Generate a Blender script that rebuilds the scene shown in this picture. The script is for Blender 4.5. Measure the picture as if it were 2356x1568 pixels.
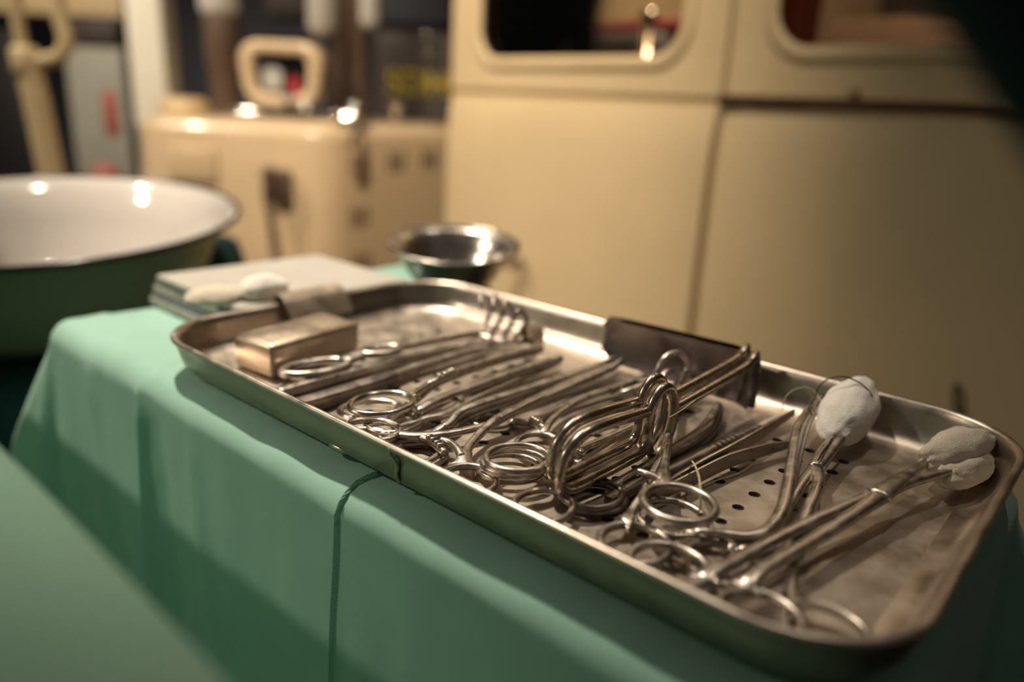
import bpy, bmesh, math, random
from mathutils import Vector, Matrix, noise
random.seed(7)
scene = bpy.context.scene
for o in list(bpy.data.objects): bpy.data.objects.remove(o)
col = scene.collection

# ------------------------------------------------------------------ camera
R = ((0.7518453748, 0.6575475291, 0.0485775594),
     (0.2308037035, -0.1934557803, -0.9535745967),
     (-0.6176230102, 0.7281525307, -0.2972132386))      # rows: image right, image down, forward
C = Vector((0.41952, -0.17644, 0.14948))
FPX, W, H = 1762.77, 2356.0, 1568.0
cam = bpy.data.cameras.new('camera'); cam_o = bpy.data.objects.new('camera', cam); col.objects.link(cam_o)
cam.sensor_width = 36.0; cam.lens = FPX / W * 36.0; cam.clip_start = 0.005; cam.clip_end = 50
rx, dn, fw = (Vector(r) for r in R)
cam_o.matrix_world = Matrix(((rx.x, -dn.x, -fw.x, C.x), (rx.y, -dn.y, -fw.y, C.y), (rx.z, -dn.z, -fw.z, C.z), (0, 0, 0, 1)))
cam.dof.use_dof = True; cam.dof.focus_distance = 0.325; cam.dof.aperture_fstop = 3.1; cam.dof.aperture_blades = 0
scene.camera = cam_o

# ------------------------------------------------------------------ world, lights, exposure
world = bpy.data.worlds.new('hall_ambient'); scene.world = world; world.use_nodes = True
bg = world.node_tree.nodes['Background']; bg.inputs[0].default_value = (1.0, 0.92, 0.84, 1); bg.inputs[1].default_value = 0.024
def spot(name, loc, target, power, size, blend, radius, color=(1, .80, .58)):
    l = bpy.data.lights.new(name, 'SPOT'); l.energy = power; l.spot_size = math.radians(size); l.spot_blend = blend
    l.shadow_soft_size = radius; l.color = color
    o = bpy.data.objects.new(name, l); col.objects.link(o); o.location = loc
    o.rotation_euler = (Vector(target) - Vector(loc)).to_track_quat('-Z', 'Y').to_euler()
    return o
spot('track_spot_key', (-0.70, 0.32, 1.75), (0.00, 0.08, 0), 116, 26, 1.0, 0.03, (1, .86, .68))
spot('track_spot_front', (-1.0, -1.15, 1.25), (-0.40, 0.12, -0.05), 36, 48, 1.0, 0.035, (1, .86, .68))
spot('track_spot_van', (-0.15, -0.20, 1.75), (-0.80, 0.95, 0.05), 128, 54, 1.0, 0.05, (1, .83, .62))
spot('track_spot_back', (0.25, 0.72, 1.7), (0.14, 0.1, 0), 9, 32, 1.0, 0.03, (1, .86, .70))
spot('track_spot_far', (-1.45, -0.45, 1.75), (-1.15, 0.80, 0.0), 84, 60, 1.0, 0.05, (1, .84, .66))
spot('added_spot_hall', (-1.65, -0.15, 1.45), (-2.45, 1.2, 0.0), 85, 70, 1.0, 0.06, (1, .88, .74))  # added lamp, brightens the board and wall at the back left
scene.view_settings.view_transform = 'Standard'; scene.view_settings.look = 'None'
scene.view_settings.exposure = 0.8; scene.view_settings.gamma = 1.0; scene.view_settings.use_curve_mapping = False

# ------------------------------------------------------------------ pixel -> place helpers (photo frame 2356x1568)
def ray(px, py):
    a, b = (px - W / 2) / FPX, (py - H / 2) / FPX
    return rx * a + dn * b + fw
def P(px, py, zmm=0.0):                      # point at height z (mm above the tray floor)
    d = ray(px, py); return C + d * ((zmm / 1000 - C.z) / d.z)
def PS(pts): return [P(*p) for p in pts]
ER = Vector((.763, .647, 0)).normalized(); EF = Vector((-ER.y, ER.x, 0)); UP = Vector((0, 0, 1))
def hall(px, py, b):                          # (right, forward, up) coordinates of the hall behind
    d = ray(px, py); q = d * (b / d.dot(EF)); return Vector((q.dot(ER), b, q.z + C.z))
def hw(v): return Vector((C.x, C.y, 0)) + ER * v[0] + EF * v[1] + UP * v[2]
MH = Matrix(((ER.x, EF.x, 0, C.x), (ER.y, EF.y, 0, C.y), (0, 0, 1, 0), (0, 0, 0, 1)))
DV = Vector((.9905, -.137, 0)).normalized(); NV = Vector((DV.y, -DV.x, 0))     # along the van, out of the van towards us
VO = C + ray(1040, 300) * 1.6
def van(px, py, inn=0.0):
    d = ray(px, py); q = C + d * (((VO - NV * inn - C).dot(NV)) / d.dot(NV)) - VO; return (q.dot(DV), q.z + VO.z)
def vw(u, w, out=0.0): return Vector((VO.x, VO.y, 0)) + DV * u + UP * w + NV * out
MV = Matrix(((DV.x, NV.x, 0, VO.x), (DV.y, NV.y, 0, VO.y), (0, 0, 1, 0), (0, 0, 0, 1)))   # local (u, out, w)

# ------------------------------------------------------------------ materials
def mat(name, color, rough=.5, metal=0.0, var=0.0, scale=20.0, bump=0.0, bscale=None, color2=None, coat=0.0, spec=None, rvar=0.0, sheen=0.0, detail=5):
    m = bpy.data.materials.new(name); m.use_nodes = True
    nt = m.node_tree; b = nt.nodes['Principled BSDF']; L = nt.links.new
    b.inputs['Base Color'].default_value = (*color, 1); b.inputs['Roughness'].default_value = rough; b.inputs['Metallic'].default_value = metal
    if coat: b.inputs['Coat Weight'].default_value = coat; b.inputs['Coat Roughness'].default_value = .08
    if spec is not None: b.inputs['Specular IOR Level'].default_value = spec
    if sheen: b.inputs['Sheen Weight'].default_value = sheen; b.inputs['Sheen Roughness'].default_value = .5
    tc = nt.nodes.new('ShaderNodeTexCoord')
    if var or rvar:
        n = nt.nodes.new('ShaderNodeTexNoise'); n.inputs['Scale'].default_value = scale; n.inputs['Detail'].default_value = detail; n.inputs['Roughness'].default_value = .6
        L(tc.outputs['Object'], n.inputs['Vector'])
        if var:
            r = nt.nodes.new('ShaderNodeValToRGB'); r.color_ramp.elements[0].position = .35; r.color_ramp.elements[1].position = .68
            c2 = color2 or tuple(c * (1 - var) for c in color)
            r.color_ramp.elements[0].color = (*c2, 1); r.color_ramp.elements[1].color = (*color, 1)
            L(n.outputs['Fac'], r.inputs['Fac']); L(r.outputs['Color'], b.inputs['Base Color'])
        if rvar:
            mr = nt.nodes.new('ShaderNodeMapRange'); mr.inputs['To Min'].default_value = max(.03, rough - rvar); mr.inputs['To Max'].default_value = min(1, rough + rvar)
            mr.inputs['From Min'].default_value = .3; mr.inputs['From Max'].default_value = .7
            L(n.outputs['Fac'], mr.inputs['Value']); L(mr.outputs['Result'], b.inputs['Roughness'])
    if bump:
        n2 = nt.nodes.new('ShaderNodeTexNoise'); n2.inputs['Scale'].default_value = bscale or scale * 4; n2.inputs['Detail'].default_value = 4
        L(tc.outputs['Object'], n2.inputs['Vector'])
        bp = nt.nodes.new('ShaderNodeBump'); bp.inputs['Strength'].default_value = bump; bp.inputs['Distance'].default_value = .0006
        L(n2.outputs['Fac'], bp.inputs['Height']); L(bp.outputs['Normal'], b.inputs['Normal'])
    return m
M = {}
M['steel'] = mat('worn_steel', (.58, .525, .465), .33, 1, .30, 160, .12, 700, rvar=.10)
M['steel_bright'] = mat('bright_steel', (.74, .68, .60), .20, 1, .15, 120, .04, 500, rvar=.06)
M['steel_dark'] = mat('tarnished_steel', (.33, .285, .255), .38, 1, .35, 140, .15, 600, rvar=.10)
M['steel_gold'] = mat('old_nickel_steel', (.54, .46, .37), .26, 1, .25, 120, .06, 600, rvar=.08)
M['steel_smooth'] = mat('smooth_spring_steel', (.54, .48, .42), .30, 1, .2, 120, .04, 500, rvar=.06)
M['blade'] = mat('retractor_blade_steel', (.20, .165, .16), .36, 1, .20, 60, .05, 300, rvar=.08)
M['tray'] = mat('tray_floor_steel', (.51, .445, .375), .46, 1, .28, 70, .12, 900, rvar=.10, detail=8)
M['traywall'] = mat('tray_wall_steel', (.58, .51, .435), .36, 1, .18, 60, .05, 500, rvar=.10)
M['trayout'] = mat('tray_outside_steel', (.50, .47, .36), .42, 1, .25, 50, .08, 500, rvar=.1)
M['box'] = mat('brass_toned_box', (.66, .55, .43), .36, 1, .15, 60, .05, 300, rvar=.08)
M['gauze'] = mat('white_gauze', (.74, .66, .54), .95, 0, .14, 260, .9, 1900)
M['cotton'] = mat('bright_cotton', (.84, .80, .74), .95, 0, .06, 200, .6, 900)
M['cream'] = mat('cream_paint', (.60, .44, .235), .42, 0, .08, 5, .03, 60, coat=.25)
M['cream_van'] = mat('cream_van_paint', (.63, .485, .285), .6, 0, .10, 4, .02, 40)
M['cream_pink'] = mat('cream_enamel', (.66, .50, .315), .32, 0, .08, 6, .02, 40, coat=.5)
M['cream_pole'] = mat('cream_tube_paint', (.55, .43, .25), .45, 0, .1, 15)
M['white_pole'] = mat('off_white_paint', (.62, .58, .46), .5, 0, .06, 8)
M['greyboard'] = mat('grey_green_board', (.33, .31, .24), .6, 0, .15, 4)
M['black'] = mat('black_rubber', (.012, .010, .009), .55, 0, .2, 30)
M['brownrubber'] = mat('brown_trim', (.06, .035, .018), .6, 0, .2, 30)
M['seam'] = mat('olive_seam', (.42, .31, .16), .6, 0, .1, 30)
M['enamel'] = mat('white_enamel', (.78, .74, .70), .10, 0, .04, 8, coat=.6)
M['enamel_rim'] = mat('black_enamel', (.006, .006, .006), .18, 0, .1, 20)
M['enamel_out'] = mat('grey_green_enamel', (.17, .19, .13), .3, 0, .08, 8)
M['paper'] = mat('off_white_paper', (.50, .475, .42), .8, 0, .10, 25)
M['slate'] = mat('slate_card', (.13, .16, .18), .7, 0, .1, 25)
M['bowl'] = mat('brushed_bowl_steel', (.66, .60, .53), .26, 1, .08, 40, rvar=.05)
M['chrome'] = mat('chrome', (.80, .76, .70), .10, 1, .05, 30)
M['glass_cyl'] = mat('milky_glass', (.55, .52, .47), .15, 0, .05, 20)
M['slategrey'] = mat('slate_grey_wall', (.10, .10, .115), .7, 0, .15, 3)
M['darkbrown'] = mat('dark_brown_panel', (.045, .030, .022), .6, 0, .25, 5)
M['brown'] = mat('brown_bakelite', (.13, .085, .06), .4, 0, .25, 8)
M['floor'] = mat('dark_floor', (.05, .045, .04), .6, 0, .2, 3)
M['red'] = mat('red_vinyl', (.40, .03, .05), .5, 0, .2, 8)
M['redtag'] = mat('red_tag_card', (.34, .09, .07), .6, 0, .2, 12)
M['orange'] = mat('orange_brown_curtain', (.30, .06, .02), .7, 0, .2, 10)
M['grey'] = mat('grey_vinyl', (.20, .18, .20), .5, 0, .15, 8)
M['yellow'] = mat('yellow_letter_paint', (.55, .42, .02), .5, 0, .05, 8)
M['dial'] = mat('black_dial', (.012, .013, .016), .25, 0, .1, 8)
M['dialwhite'] = mat('dial_white', (.45, .45, .40), .6, 0, .1, 8)
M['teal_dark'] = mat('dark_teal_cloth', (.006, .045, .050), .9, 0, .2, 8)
M['sleeve'] = mat('sleeve_cloth', (.002, .016, .020), .95, 0, .2, 8)
M['thread_tan'] = mat('tan_suture', (.62, .50, .33), .6, 0, .1, 200)
M['thread_black'] = mat('black_suture', (.008, .008, .008), .5, 0, .1, 200)
M['tape'] = mat('adhesive_tape', (.42, .33, .20), .6, 0, .1, 50)
def cloth_mat(name, c, tw=2600):
    m = mat(name, c, .9, 0, .12, 14, sheen=.15)
    nt = m.node_tree; b = nt.nodes['Principled BSDF']; tc = nt.nodes.new('ShaderNodeTexCoord')
    mp = nt.nodes.new('ShaderNodeMapping'); mp.inputs['Rotation'].default_value = (.5, .7, .6)
    w = nt.nodes.new('ShaderNodeTexWave'); w.inputs['Scale'].default_value = tw / 6.3; w.inputs['Distortion'].default_value = 1.5; w.inputs['Detail'].default_value = 2
    bp = nt.nodes.new('ShaderNodeBump'); bp.inputs['Strength'].default_value = .35; bp.inputs['Distance'].default_value = .00025
    nt.links.new(tc.outputs['Object'], mp.inputs['Vector']); nt.links.new(mp.outputs['Vector'], w.inputs['Vector'])
    nt.links.new(w.outputs['Fac'], bp.inputs['Height']); nt.links.new(bp.outputs['Normal'], b.inputs['Normal'])
    return m
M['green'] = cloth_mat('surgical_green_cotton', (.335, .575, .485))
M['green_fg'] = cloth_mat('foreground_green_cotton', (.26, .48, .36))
gm = bpy.data.materials.new('window_glass'); gm.use_nodes = True; nt = gm.node_tree; nt.nodes.clear()
out = nt.nodes.new('ShaderNodeOutputMaterial'); mx = nt.nodes.new('ShaderNodeMixShader'); tr = nt.nodes.new('ShaderNodeBsdfTransparent'); gl = nt.nodes.new('ShaderNodeBsdfGlossy')
fr = nt.nodes.new('ShaderNodeFresnel'); fr.inputs['IOR'].default_value = 1.45; tr.inputs[0].default_value = (.75, .76, .74, 1); gl.inputs['Roughness'].default_value = .03
nt.links.new(fr.outputs[0], mx.inputs[0]); nt.links.new(tr.outputs[0], mx.inputs[1]); nt.links.new(gl.outputs[0], mx.inputs[2]); nt.links.new(mx.outputs[0], out.inputs[0])
M['glass'] = gm

# ------------------------------------------------------------------ object helpers
ORIG = {}
def obj(name, geo, m, parent=None, smooth=True, label=None, cat=None, group=None, kind=None, auto=None):
    verts, faces = geo
    verts = [Vector(v) for v in verts]
    lo = Vector((min(v.x for v in verts), min(v.y for v in verts), min(v.z for v in verts)))
    hi = Vector((max(v.x for v in verts), max(v.y for v in verts), max(v.z for v in verts)))
    c = (lo + hi) / 2
    if parent is None: c.z = lo.z
    me = bpy.data.meshes.new(name); me.from_pydata([v - c for v in verts], [], faces)
    bm = bmesh.new(); bm.from_mesh(me); bmesh.ops.recalc_face_normals(bm, faces=bm.faces); bm.to_mesh(me); bm.free()
    if smooth:
        me.polygons.foreach_set('use_smooth', [True] * len(me.polygons))
        if auto is not None: me.set_sharp_from_angle(angle=math.radians(auto))
    me.materials.append(M[m] if isinstance(m, str) else m)
    o = bpy.data.objects.new(name, me); col.objects.link(o)
    o.location = c - (ORIG[parent.name] if parent else Vector())
    o.parent = parent; ORIG[o.name] = c
    return tag(o, label, cat, group, kind)
def tag(o, label=None, cat=None, group=None, kind=None):
    if label: o['label'] = label
    if cat: o['category'] = cat
    if group: o['group'] = group
    if kind: o['kind'] = kind
    return o
def thing(name, loc, label, cat, group=None):
    o = bpy.data.objects.new(name, None); col.objects.link(o); o.location = loc; o.empty_display_size = .02
    ORIG[o.name] = Vector(loc); return tag(o, label, cat, group)
def join(*gs):
    V, F = [], []
    for v, f in gs:
        n = len(V); V += list(v); F += [tuple(i + n for i in q) for q in f]
    return V, F
def xf(g, m): return [m @ Vector(v) for v in g[0]], g[1]
def bm_geo(bm):
    bm.verts.index_update(); g = ([v.co.copy() for v in bm.verts], [tuple(v.index for v in f.verts) for f in bm.faces]); bm.free(); return g
def box(lo, hi, m=None, bevel=0.0, seg=3):
    bm = bmesh.new(); bmesh.ops.create_cube(bm, size=1)
    for v in bm.verts: v.co = Vector([(lo[i] + hi[i]) / 2 + v.co[i] * (hi[i] - lo[i]) for i in range(3)])
    if bevel: bmesh.ops.bevel(bm, geom=bm.edges[:] , offset=bevel, segments=seg, profile=.5, affect='EDGES')
    g = bm_geo(bm); return xf(g, m) if m else g
def smooth_path(pts, n=6, closed=False):
    pts = [Vector(p) for p in pts]; L = len(pts)
    if n <= 1 or L < 3: return pts
    out = []
    rng = range(L) if closed else range(L - 1)
    for i in rng:
        p1, p2 = pts[i], pts[(i + 1) % L]
        p0 = pts[(i - 1) % L] if (closed or i > 0) else p1 * 2 - p2
        p3 = pts[(i + 2) % L] if (closed or i + 2 < L) else p2 * 2 - p1
        for k in range(n):
            t = k / n; t2, t3 = t * t, t * t * t
            out.append(.5 * ((2 * p1) + (p2 - p0) * t + (2 * p0 - 5 * p1 + 4 * p2 - p3) * t2 + (3 * p1 - p0 - 3 * p2 + p3) * t3))
    if not closed: out.append(pts[-1])
    return out
def interp(vals, n):
    if not isinstance(vals, (list, tuple)): return [vals] * n
    r = []
    for i in range(n):
        t = i / max(1, n - 1) * (len(vals) - 1); k = min(int(t), len(vals) - 2); r.append(vals[k] + (vals[k + 1] - vals[k]) * (t - k))
    return r
def sweep(pts, w, t, up=UP, n=10, closed=False, sub=6, power=2.4, cap=True):
    """tube along pts; w, t = full width (sideways) and thickness (along up), numbers or lists over the path"""
    path = smooth_path(pts, sub, closed); L = len(path); w = interp(w, L); t = interp(t, L)
    V, F = [], []
    for i, p in enumerate(path):
        a = path[(i - 1) % L] if (closed or i > 0) else p; b = path[(i + 1) % L] if (closed or i < L - 1) else p
        tan = (b - a).normalized(); s = tan.cross(up)
        if s.length < 1e-4: s = tan.cross(Vector((1, .1, 0)))
        s.normalize(); u = s.cross(tan).normalized()
        for k in range(n):
            an = 2 * math.pi * k / n + math.pi / n; cx, cy = math.cos(an), math.sin(an)
            e = 2 / power
            V.append(p + s * (math.copysign(abs(cx) ** e, cx) * w[i] / 2) + u * (math.copysign(abs(cy) ** e, cy) * t[i] / 2))
    for i in range(L if closed else L - 1):
        j = (i + 1) % L
        for k in range(n):
            F.append((i * n + k, i * n + (k + 1) % n, j * n + (k + 1) % n, j * n + k))
    if not closed and cap:
        F.append(tuple(range(n))); F.append(tuple((L - 1) * n + k for k in reversed(range(n))))
    return V, F
def ringgeo(c, a, b, wire, direction, normal=UP, seg=36, n=10, thk=None):
    normal = Vector(normal).normalized(); d = Vector(direction); d = (d - normal * d.dot(normal)).normalized(); e = normal.cross(d)
    pts = [Vector(c) + d * (a * math.cos(2 * math.pi * i / seg)) + e * (b * math.sin(2 * math.pi * i / seg)) for i in range(seg)]
    return sweep(pts, wire, thk or wire, up=normal, n=n, closed=True, sub=1, power=2.0)
def lathe(profile, center, seg=48, m=None):
    V, F = [], []; c = Vector(center); L = len(profile)
    for i in range(seg):
        a = 2 * math.pi * i / seg
        for r, z in profile: V.append(c + Vector((r * math.cos(a), r * math.sin(a), z)))
    for i in range(seg):
        j = (i + 1) % seg
        for k in range(L - 1): F.append((i * L + k, j * L + k, j * L + k + 1, i * L + k + 1))
    g = (V, F); return xf(g, m) if m else g
def rod(a, b, r, n=16, r2=None):
    a, b = Vector(a), Vector(b); t = (b - a).normalized(); up = UP if abs(t.z) < .9 else Vector((1, 0, 0))
    return sweep([a, b], [2 * r, 2 * (r2 if r2 is not None else r)], [2 * r, 2 * (r2 if r2 is not None else r)], up=up, n=n, sub=1, power=2)
def rrect(x0, x1, y0, y1, r, seg=8):
    pts = []
    for cx, cy, a0 in ((x1 - r, y0 + r, -90), (x1 - r, y1 - r, 0), (x0 + r, y1 - r, 90), (x0 + r, y0 + r, 180)):
        for i in range(seg + 1):
            a = math.radians(a0 + 90 * i / seg); pts.append((cx + r * math.cos(a), cy + r * math.sin(a)))
    return pts
def plate(outer, holes, thick, f):
    """flat plate with holes; loops in 2-D, f(x, y, depth) -> world"""
    bm = bmesh.new()
    for lp in [outer] + holes:
        vs = [bm.verts.new((x, y, 0)) for x, y in lp]
        for i in range(len(vs)): bm.edges.new((vs[i], vs[(i + 1) % len(vs)]))
    bmesh.ops.triangle_fill(bm, edges=bm.edges[:], use_beauty=True)
    top = bm.faces[:]
    if thick:
        r = bmesh.ops.extrude_face_region(bm, geom=top)
        for v in r['geom']:
            if isinstance(v, bmesh.types.BMVert): v.co.z = thick
    g = bm_geo(bm); return [f(v.x, v.y, v.z) for v in g[0]], g[1]
def blob(center, axes, seed=0, amp=.12, freq=2.2, seg=40, rings=24, taper=0.0):
    V, F = [], []; A = [Vector(a) for a in axes]; c = Vector(center)
    for i in range(rings + 1):
        th = math.pi * i / rings
        for k in range(seg):
            ph = 2 * math.pi * k / seg; d = Vector((math.cos(th), math.sin(th) * math.cos(ph), math.sin(th) * math.sin(ph)))
            q = d * freq + Vector((seed * 7.3, seed * 3.1, seed))
            s = 1 + amp * (noise.noise(q) + .5 * noise.noise(q * 2.3) + .22 * noise.noise(q * 5.5))
            w = 1 - taper * (1 + d.x) / 2
            V.append(c + A[0] * d.x * s + (A[1] * d.y + A[2] * d.z) * s * w)
    for i in range(rings):
        for k in range(seg): F.append((i * seg + k, i * seg + (k + 1) % seg, (i + 1) * seg + (k + 1) % seg, (i + 1) * seg + k))
    return V, F
mm = .001

# ================================================================== structure
FZ = -0.88
obj('floor', box((-6, -4, FZ - .05), (4, 6, FZ)), 'floor', kind='structure', smooth=False)
obj('wall_back', box((-4.2, 4.3, FZ), (4.2, 4.4, 2.4), MH), 'slategrey', kind='structure', smooth=False)

# ================================================================== ambulance (cream van side)
vx = thing('ambulance', vw(.8, FZ, 0), 'cream painted ambulance side with two dark rounded windows', 'vehicle')
def vf(out0):
    return lambda x, y, d: vw(x, y, out0 - d)
ubelt = .165; useam = .652; ulft = -.004; urgt = 2.2
w1 = rrect(.078, .578, .218, .62, .062, 10); w2 = rrect(.712, 1.35, .228, .62, .062, 10)
def van_panel(name, lp, holes, out, thick, m='cream_van'):
    return obj(name, plate(lp, holes, thick, vf(out)), m, vx, smooth=False)
# upper panels, slightly set back; lower panels with a soft bulge
van_panel('upper_panel', [(ulft, ubelt + .006), (useam - .004, ubelt + .006), (useam - .004, .95), (ulft, .95)], [w1], 0, .02)
van_panel('upper_panel', [(useam + .004, ubelt + .010), (urgt, ubelt + .010), (urgt, .95), (useam + .004, .95)], [w2], -.004, .02)
def bulged(u0, u1, out0, nu=24, nw=28):
    V, F = [], []
    w0, w1_ = FZ + .25, ubelt - .006
    for j in range(nw + 1):
        w = w0 + (w1_ - w0) * j / nw; t = (w - w1_) 
        d = (w1_ - w); o = .012 * (1 - math.exp(-d / .04)) - .10 * max(0, d - .5) ** 2
        for i in range(nu + 1):
            u = u0 + (u1 - u0) * i / nu
            e = 0
            for eu in (u0, u1):
                e = max(e, math.exp(-abs(u - eu) / .004))
            V.append(vw(u, w, out0 + o - .003 * e))
    n = nu + 1
    for j in range(nw):
        for i in range(nu): F.append((j * n + i, j * n + i + 1, (j + 1) * n + i + 1, (j + 1) * n + i))
    m = len(V); V2 = [v - NV * .03 for v in V]
    F2 = [tuple(reversed([i + m for i in q])) for q in F]
    rim = [i for i in range(n)] + [j * n + nu for j in range(1, nw + 1)] + [nw * n + i for i in range(nu - 1, -1, -1)] + [j * n for j in range(nw - 1, 0, -1)]
    F3 = [(rim[k], rim[(k + 1) % len(rim)], rim[(k + 1) % len(rim)] + m, rim[k] + m) for k in range(len(rim))]
    return V + V2, F + F2 + F3
obj('lower_panel', bulged(ulft, useam - .007, 0), 'cream_van', vx, auto=50)
obj('lower_panel', bulged(useam + .007, urgt, -.002, 40), 'cream_van', vx, auto=50)
obj('seam_strip', box((useam - .012, -.026, FZ + .25), (useam + .012, -.006, .95), MV), 'seam', vx, smooth=False)
obj('belt_groove', box((ulft + .01, -.022, ubelt - .012), (useam - .004, -.004, ubelt + .010), MV), 'seam', vx, smooth=False)
obj('belt_rubber', sweep([vw(useam - .002, ubelt + .002, .004), vw(urgt, ubelt + .002, .004)], .012, .014, n=10, sub=1), 'brownrubber', vx)
obj('belt_screw', xf(lathe([(0, .006), (.005, .006), (.007, .003), (.007, 0)], (0, 0, 0), 16), Matrix.Translation(vw(*van(1963, 213), 0)) @ Matrix.Rotation(math.radians(90), 4, 'X')), 'seam', vx)
for lp, o0 in ((w1, 0), (w2, -.004)):
    pts = [vw(x, y, o0 + .001) for x, y in lp]
    obj('window_frame', sweep(pts, .022, .010, up=NV, n=10, closed=True, sub=1), 'cream_van', vx)
    pts2 = [vw(x, y, o0 - .012) for x, y in lp]
    obj('window_gasket', sweep(pts2, .012, .010, up=NV, n=8, closed=True, sub=1), 'black', vx)
    obj('window_pane', plate(lp, [], .004, vf(o0 - .014)), 'glass', vx, smooth=False)
obj('end_wall', box((ulft, -1.75, FZ + .25), (ulft + .03, -.021, .95), MV), 'cream_van', vx, smooth=False)
obj('inner_wall', box((ulft + .03, -1.80, FZ + .25), (urgt, -1.76, .95), MV), 'darkbrown', vx, smooth=False)
obj('cabin_floor', box((ulft, -1.78, FZ + .22), (urgt, -.03, FZ + .25), MV), 'black', vx, smooth=False)
obj('roof', box((ulft, -1.8, .95), (urgt, 0, 1.0), MV), 'cream_van', vx, smooth=False)
# inside, seen through the panes
a = van(1185, 135, .13); b = van(1540, 45, .13)
seat = thing('bench_seat', vw((a[0] + b[0]) / 2, a[1] - .3, -.18), 'grey bench seat with a red end behind the left ambulance window', 'seat')
obj('backrest', box((a[0] + .07, -.24, a[1] - .3), (b[0] - .02, -.13, b[1] - .015), MV, .02), 'grey', seat, auto=40)
obj('side_bolster', box((a[0] - .01, -.25, a[1] - .3), (a[0] + .085, -.12, b[1] - .012), MV, .02), 'red', seat, auto=40)
obj('top_roll', sweep([vw(a[0] + .02, b[1] - .012, -.18), vw(b[0], b[1] - .006, -.18)], .03, .03, n=12, sub=1), 'red', seat)
q = van(1490, 60, .09)
obj('grab_rail', join(rod(vw(q[0], FZ + .25, -.09), vw(q[0], q[1] + .01, -.09), .009), lathe([(0, .014), (.012, .01), (.016, 0), (.012, -.01), (0, -.014)], vw(q[0], q[1] + .016, -.09), 16)), 'chrome',
    label='upright chrome rail behind the left ambulance window', cat='rail')
q0 = van(1775, 60, .14); q1 = van(1885, 60, .14)
V = []; 
cur = []
for i in range(25):
    t = i / 24; cur.append(vw(q0[0] - .02 + (q1[0] - q0[0] + .02) * t, .36, -.14 + .008 * math.sin(t * 22)))
g = ([p + UP * dz for dz in (-.4, .5) for p in cur], [(i, i + 1, i + 26, i + 25) for i in range(24)])
cu = obj('curtain', g, 'orange', label='orange brown curtain behind the right ambulance window', cat='curtain')
so = cu.modifiers.new('thickness', 'SOLIDIFY'); so.thickness = .004
q = van(1990, 60, .7); 
obj('locker', box((q[0] - .1, -1.1, FZ + .25), (q[0] + .6, -.72, q[1] + .02), MV, .015), 'brown', label='dark brown locker inside behind the right ambulance window', cat='locker', auto=40)
kp = van(1217, 600)
obj('latch_knob', join(rod(vw(kp[0], kp[1], .02), vw(kp[0], kp[1], .038), .007, 14), rod(vw(kp[0], kp[1], .038), vw(kp[0], kp[1], .050), .012, 16)), 'brown', vx)
dl = bpy.data.lights.new('added_cabin_light', 'POINT'); dl.energy = 14; dl.color = (1, .8, .6); dl.shadow_soft_size = .06  # added light, brightens the seat and curtain behind the panes
dlo = bpy.data.objects.new('added_cabin_light', dl); col.objects.link(dlo); dlo.location = vw(.7, .88, -.30)
kp = van(2215, 905)
obj('pull_handle', sweep([vw(kp[0] - .006, kp[1] + .012, .006), vw(kp[0] - .003, kp[1] + .010, .022), vw(kp[0] + .003, kp[1] - .014, .022), vw(kp[0] + .005, kp[1] - .020, .006)], .006, .006, up=NV), 'brown', vx)

# ================================================================== anaesthesia cabinet behind
HB = 1.75
am = thing('anaesthesia_machine', hw((-.5, HB + .25, FZ)), 'cream enamelled anaesthesia machine with vent slots beside the ambulance', 'machine')
l0 = hall(300, 290, HB); r0 = hall(775, 290, HB); ztop = .083
# body outline in plan: flat front, rounded corner, side running back to the right
def plan(inset):
    x0, x1, y0 = l0.x + inset, r0.x - inset, HB + inset
    pts = []
    rr_ = .10
    for i in range(9):
        a_ = math.radians(180 + 90 * i / 8); pts.append((x0 + .06 + .06 * math.cos(a_), y0 + .06 + .06 * math.sin(a_)))
    for i in range(11):
        a_ = math.radians(-90 + 52 * i / 10); pts.append((x1 - rr_ + rr_ * math.cos(a_) + .03, y0 + rr_ + rr_ * math.sin(a_)))
    e = pts[-1]; d = Vector((math.cos(math.radians(52)), math.sin(math.radians(52))))
    for i in range(1, 9): pts.append((e[0] + d.x * .05 * i, e[1] + d.y * .05 * i))
    pts += [(pts[-1][0] - .25, y0 + .62), (x0, y0 + .62)]
    return pts
V, F = [], []
prof = [(0, FZ + .1), (0, -.3), (0, ztop - .035), (.003, ztop - .022), (.011, ztop - .010), (.022, ztop - .003), (.036, ztop)]
n = len(plan(0))
for ins, z in prof:
    for x, y in plan(ins): V.append(hw((x, y, z)))
for k in range(len(prof) - 1):
    for i in range(n): F.append((k * n + i, k * n + (i + 1) % n, (k + 1) * n + (i + 1) % n, (k + 1) * n + i))
F.append(tuple((len(prof) - 1) * n + i for i in range(n))); F.append(tuple(range(n)))
obj('cabinet_body', (V, F), 'cream_pink', am, auto=45)
# vent slot groups on the receding side
dside = Vector((math.cos(math.radians(52)), math.sin(math.radians(52)), 0)); nside = Vector((dside.y, -dside.x, 0))
pl = plan(0); e0 = Vector((*pl[19], 0))
def side_hit(px, py):
    for k in range(400):
        s = -.05 + k * .002; p = e0 + dside * s; h = hall(px, py, p.y)
        if h.x <= p.x: return Vector((p.x, p.y, h.z))
    return None
for (px, py, nn) in ((826, 380, 3), (912, 374, 3), (988, 368, 3), (826, 500, 3), (832, 606, 3), (915, 500, 3)):
    h = side_hit(px, py)
    if h is None: continue
    for k in range(nn):
        c = h + dside * ((k - 1) * .020)
        m4 = Matrix(((dside.x, nside.x, 0, c.x), (dside.y, nside.y, 0, c.y), (0, 0, 1, c.z), (0, 0, 0, 1)))
        if px == 915: continue
        obj('vent_slot', box((-.006, -.006, -.024), (.006, .0015, .024), MH @ m4, .002, 2), 'brown', am, smooth=False)
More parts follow.
